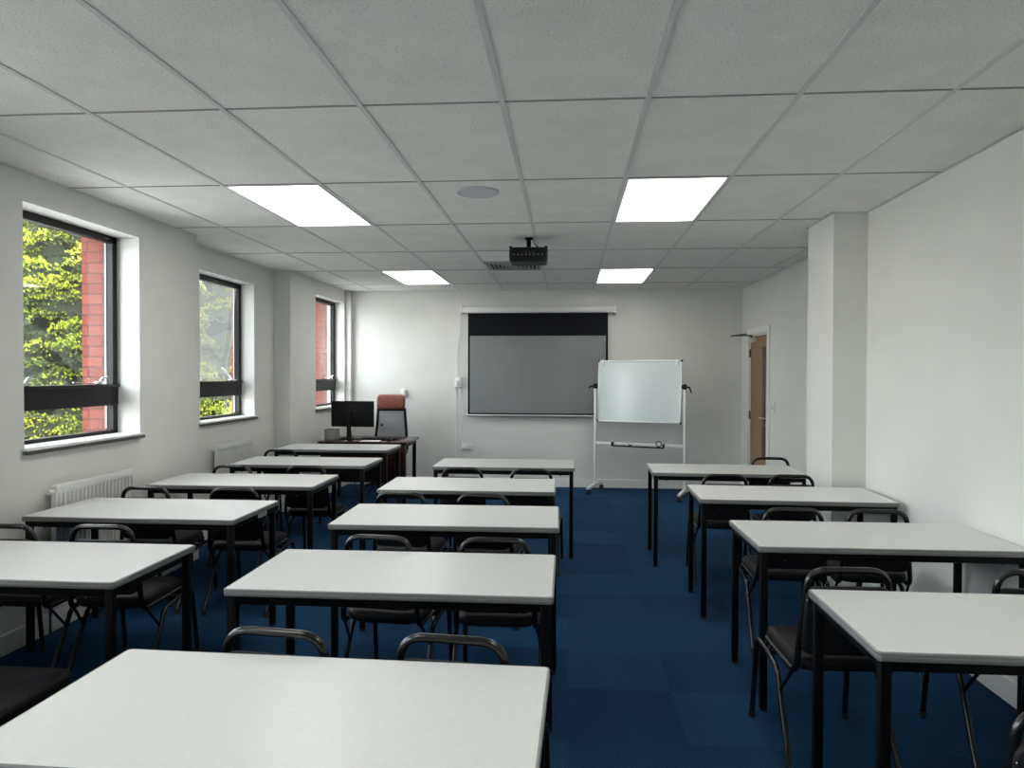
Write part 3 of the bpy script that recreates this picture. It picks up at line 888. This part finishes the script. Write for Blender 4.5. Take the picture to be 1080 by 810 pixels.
LIGHTS = [(0, 1, 'lit ceiling panel nearest the window wall, larger-looking one by the nearer window'), (4, 1, 'lit ceiling panel above the pillar side, larger-looking one on the bare wall side'),
          (0, 4, 'lit ceiling panel close to the far wall above the teacher\'s desk'), (4, 4, 'lit ceiling panel close to the far wall above the whiteboard'),
          (0, -2, 'added unseen ceiling panel behind the viewpoint, lighting near tables, window side'), (4, -2, 'added unseen ceiling panel behind the viewpoint, lighting near tables, bare wall side')]  # this last pair is unseen, added on the grid to light near tables
first = None
for (c, r_, lab) in LIGHTS:
    x, y = CX0 + .6 * c + .3, CY0 + 1.2 * r_ + .6
    if first is None:
        first = thing('ceiling_light', lab, 'ceiling light', (x, y, CEIL), group='square-edged lit panels in the ceiling')
        b = nb()
        for s in (-1, 1):
            box(b, -.29, .29, s * .583 - .007, s * .583 + .007, -.007, -.001, bev=.001, seg=1)
            box(b, s * .283 - .007, s * .283 + .007, -.576, .576, -.007, -.001, bev=.001, seg=1)
        obj('frame', b, M['white_metal'], first)
        b = nb(); box(b, -.277, .277, -.577, .577, -.005, -.002); obj('diffuser', b, M['lamp'], first, smooth=False)
    else:
        dup(first, (x, y, CEIL), 0, lab)

# ------------------------------------------------------------------ radiators
def make_radiator(label, loc, ln):
    t = thing('radiator', label, 'radiator', loc, group='white panel radiators under the windows')
    H0, H1 = .22, .875
    b = nb()
    # ribbed front panel
    n = int(round(ln / .0365)); prof = []
    for k in range(n):
        y = -ln / 2 + ln * k / n; p = ln / n
        prof += [(y, .0), (y + p * .25, .0), (y + p * .40, -.020), (y + p * .68, -.020), (y + p * .85, .0)]
    prof.append((ln / 2, 0))
    zl = [(H0, .0), (H0 + .03, 1), (H1 - .075, 1), (H1 - .05, .0)]
    rows = [[b.verts.new((.066 + x * kz, y, z)) for y, x in prof] for z, kz in zl]
    for a, c in zip(rows, rows[1:]):
        for i in range(len(a) - 1): b.faces.new((a[i], a[i + 1], c[i + 1], c[i]))
    box(b, .032, .0455, -ln / 2, ln / 2, H0, H1 - .06)
    obj('panel', b, M['white_metal'], t, angle=25)
    b = nb(); box(b, .034, .070, -ln / 2 - .004, ln / 2 + .004, H1 - .055, H1, bev=.008); obj('top_cover', b, M['white_metal'], t)
    for s in (-1, 1):
        b = nb(); box(b, .034, .068, s * (ln / 2) - .006, s * (ln / 2) + .006, H0, H1 - .03, bev=.003)
        obj('side_cover', b, M['white_metal'], t)
    b = nb(); cyl(b, (.05, -ln / 2 - .01, H1 - .035), (.05, -ln / 2 - .035, H1 - .035), .012); cyl(b, (.05, -ln / 2 - .035, H1 - .035), (.05, -ln / 2 - .05, H1 - .035), .016)
    obj('vent_plug', b, M['white_plastic'], t)
    b = nb(); cyl(b, (.05, -ln / 2 - .04, .12), (.05, -ln / 2 - .04, .26), .012); cyl(b, (.05, -ln / 2 - .05, .25), (.05, -ln / 2 + .01, .25), .011); cyl(b, (.05, -ln / 2 - .04, .0), (.05, -ln / 2 - .04, .13), .008)
    obj('valve', b, M['chrome'], t)
    b = nb()
    for s in (-1, 1): box(b, .0, .032, s * ln * .35 - .015, s * ln * .35 + .015, H0 + .1, H1 - .1)
    obj('wall_bracket', b, M['white_metal'], t)
    return t
make_radiator('white panel radiator below the nearer large window', (XA, 4.345, 0), .74)
make_radiator('white panel radiator in the wall recess below the reflecting window', (XBAY, 6.655, 0), .72)

# ------------------------------------------------------------------ outside: golden conifers, hedge, lamp
def raw(name, vs, fs, material, parent):
    me = bpy.data.meshes.new(name); me.from_pydata(vs, [], fs); me.materials.append(material)
    o = bpy.data.objects.new(name, me); COL.objects.link(o); o.parent = parent
    return o

def conifer(label, loc, height, rad, seed, npad, leaves):
    rnd = random.Random(seed)
    t = thing('conifer_tree', label, 'tree', loc, group='golden conifers outside the windows')
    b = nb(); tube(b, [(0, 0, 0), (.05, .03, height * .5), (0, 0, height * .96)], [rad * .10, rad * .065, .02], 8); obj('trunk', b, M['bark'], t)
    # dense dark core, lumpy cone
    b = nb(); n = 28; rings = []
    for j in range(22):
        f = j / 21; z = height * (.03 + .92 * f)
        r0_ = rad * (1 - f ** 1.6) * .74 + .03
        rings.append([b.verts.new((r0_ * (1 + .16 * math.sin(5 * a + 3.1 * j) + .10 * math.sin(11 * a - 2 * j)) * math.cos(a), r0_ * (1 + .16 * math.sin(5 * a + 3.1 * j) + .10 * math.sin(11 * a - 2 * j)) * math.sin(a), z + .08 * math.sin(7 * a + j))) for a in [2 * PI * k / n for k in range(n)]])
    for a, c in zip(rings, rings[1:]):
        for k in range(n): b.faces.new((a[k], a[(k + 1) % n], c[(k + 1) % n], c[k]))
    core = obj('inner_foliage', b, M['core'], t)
    tv, tf, iv, jf = [], [], [], []
    U = rnd.uniform
    def spray(vs, fs, c, n_, size):
        n_ = n_.normalized()
        side = n_.cross(Vector((U(-1, 1), U(-1, 1), U(-1, 1)))).normalized()
        for k in (-1, 0, 1):
            dr = (n_ + side * .6 * k).normalized()
            w_ = side.cross(dr) * (size * .10) + side * (size * .13)
            m_ = c + dr * size * .55
            q = len(vs)
            vs += [c - w_ * .4, m_ - w_, c + dr * size, m_ + w_]
            fs.append((q, q + 1, q + 2, q + 3))
    for i in range(npad):
        f = (i + .5) / npad
        z = height * (.04 + .95 * f)
        rr = rad * (1 - f ** 1.6) * U(.8, 1.1) + .12
        a = i * 2.399 + U(-.4, .4)
        reach = rr * U(.7, 1.0)
        pw, pd, ph = U(.40, .72) * (1.1 - .5 * f), U(.36, .55), U(.13, .22)
        ca, sa = math.cos(a), math.sin(a)
        c = Vector((ca * reach, sa * reach, z))
        for k in range(leaves):
            u = U(-1, 1); v = U(-1, 1)
            if u * u + v * v > 1: continue
            e = math.sqrt(max(0, 1 - u * u - v * v))
            up = rnd.random() < .72
            lump = .065 * math.sin(10 * u + i) * math.cos(9 * v + 2 * i)
            zz = (e * ph + lump) if up else -e * ph * .9
            p = c + Vector((ca * v * pd - sa * u * pw, sa * v * pd + ca * u * pw, zz - .20 * v * v * pd))
            nr = Vector((ca * v - sa * u * .9, sa * v + ca * u * .9, (.8 if up else -.6) * e + .2)) + Vector((U(-.6, .6), U(-.6, .6), U(-.3, .5)))
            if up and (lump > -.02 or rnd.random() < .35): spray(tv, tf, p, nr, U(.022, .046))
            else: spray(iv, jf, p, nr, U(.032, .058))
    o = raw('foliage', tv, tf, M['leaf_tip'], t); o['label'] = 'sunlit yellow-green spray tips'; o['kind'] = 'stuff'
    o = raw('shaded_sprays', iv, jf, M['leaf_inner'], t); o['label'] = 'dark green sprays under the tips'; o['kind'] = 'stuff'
    return t
conifer('golden conifer filling the nearer window, closest to the brickwork', (-7.3, 10.6, -.3), 6.4, 1.75, 3, 190, 800)
conifer('golden conifer at the window edge away from the brickwork', (-10.3, 12.8, -.3), 7.4, 1.9, 5, 140, 640)
conifer('golden conifer seen through the reflecting recessed window', (-7.0, 14.6, -.3), 5.6, 1.8, 9, 110, 460)
conifer('golden conifer standing farther off behind the other trees', (-12.6, 17.2, -.3), 8.8, 2.4, 11, 110, 420)

def hedge(label, loc, size, seed):
    rnd = random.Random(seed)
    t = thing('garden_shrub', label, 'shrub', loc)
    b = nb()
    for k in range(5200):
        a = rnd.uniform(0, 2 * PI); e = rnd.uniform(-.2, PI / 2)
        r_ = 1 + .12 * math.sin(5 * a + 2) * math.cos(4 * e)
        d_ = Vector((math.cos(a) * math.cos(e) * size[0], math.sin(a) * math.cos(e) * size[1], math.sin(e) * size[2])) * r_ * rnd.uniform(.75, 1)
        d_.z = max(d_.z, .02)
        u = Vector((rnd.uniform(-1, 1), rnd.uniform(-1, 1), rnd.uniform(-1, 1))).normalized() * .05
        w = u.cross(Vector((rnd.uniform(-1, 1), rnd.uniform(-1, 1), rnd.uniform(-1, 1)))).normalized() * .028
        b.faces.new([b.verts.new(d_ + q) for q in (-u, w, u, -w)])
    o = obj('foliage', b, M['hedge_leaf'], t, smooth=False); o['kind'] = 'stuff'
    b = nb()
    for k in range(6):
        a = k * 1.05
        tube(b, [(0.05 * math.cos(a), .05 * math.sin(a), 0), (size[0] * .45 * math.cos(a), size[1] * .45 * math.sin(a), size[2] * .7)], [.03, .012], 6)
    obj('stems', b, M['bark'], t)
    return t
hedge('bright yellow-green shrub low outside the reflecting recessed window', (-5.6, 11.6, -.3), (.55, .8, 1.15), 4)

lp = thing('street_lamp', 'pale flat lamp head poking in front of the conifers outside the nearer window', 'street lamp', (-7.55, 8.15, -.3))
b = nb(); tube(b, [(0, 0, 0), (0, 0, 1.2), (0, 0, 3.0)], [.06, .045, .035], 12); obj('pole', b, M['alu'], lp)
b = nb()
loft(b, [[(x, y, z) for y, z in ((-w_, 2.98 - h_), (w_, 2.98 - h_), (w_ * .8, 2.98 + h_), (-w_ * .8, 2.98 + h_))] for x, w_, h_ in ((-.05, .07, .04), (.30, .10, .04), (.62, .10, .022), (.88, .04, .008))])
obj('lamp_head', b, M['white_metal'], lp)

# ------------------------------------------------------------------ light and camera
w = bpy.data.worlds.new('sky'); S.world = w; w.use_nodes = True
nt = w.node_tree
bg = nt.nodes['Background']
sky = nt.nodes.new('ShaderNodeTexSky')
sky.sky_type = 'NISHITA'; sky.sun_disc = False
sky.sun_elevation = math.radians(52); sky.sun_rotation = math.radians(113)
sky.air_density = 1.0; sky.dust_density = 3.0; sky.ozone_density = 1.0
hs_ = nt.nodes.new('ShaderNodeHueSaturation'); hs_.inputs['Saturation'].default_value = .22
nt.links.new(sky.outputs[0], hs_.inputs['Color']); nt.links.new(hs_.outputs[0], bg.inputs['Color'])
bg.inputs['Strength'].default_value = 2.3

sl = bpy.data.lights.new('sun', 'SUN'); sl.energy = 7.0; sl.angle = math.radians(3); sl.color = (1, .95, .85)
so_ = bpy.data.objects.new('sun', sl); COL.objects.link(so_)
so_.rotation_euler = Vector((-1.0, .42, -1.35)).to_track_quat('-Z', 'Y').to_euler()

F, YAW, PITCH, ROLL = 756.37, .07895, -.01506, .00268
fw = Vector((-math.sin(YAW) * math.cos(PITCH), math.cos(YAW) * math.cos(PITCH), math.sin(PITCH)))
r0 = Vector((math.cos(YAW), math.sin(YAW), 0)); u0 = r0.cross(fw)
rr_ = r0 * math.cos(ROLL) + u0 * math.sin(ROLL); uu = -r0 * math.sin(ROLL) + u0 * math.cos(ROLL)
cam = bpy.data.cameras.new('camera'); co = bpy.data.objects.new('camera', cam); COL.objects.link(co)
co.matrix_world = Matrix(((rr_.x, uu.x, -fw.x, 0), (rr_.y, uu.y, -fw.y, 0), (rr_.z, uu.z, -fw.z, HC), (0, 0, 0, 1)))
cam.sensor_width = 36; cam.lens = 36 * F / 1080; cam.clip_start = .02; cam.clip_end = 300
S.camera = co

S.view_settings.view_transform = 'Standard'
S.view_settings.look = 'None'
S.view_settings.exposure = 1.05
S.view_settings.gamma = 1.0
S.view_settings.use_curve_mapping = False
S.cycles.use_denoising = True
S.cycles.max_bounces = 10
S.cycles.diffuse_bounces = 6
S.cycles.transparent_max_bounces = 16
S.cycles.sample_clamp_indirect = 6
S.cycles.caustics_reflective = False
S.cycles.caustics_refractive = False
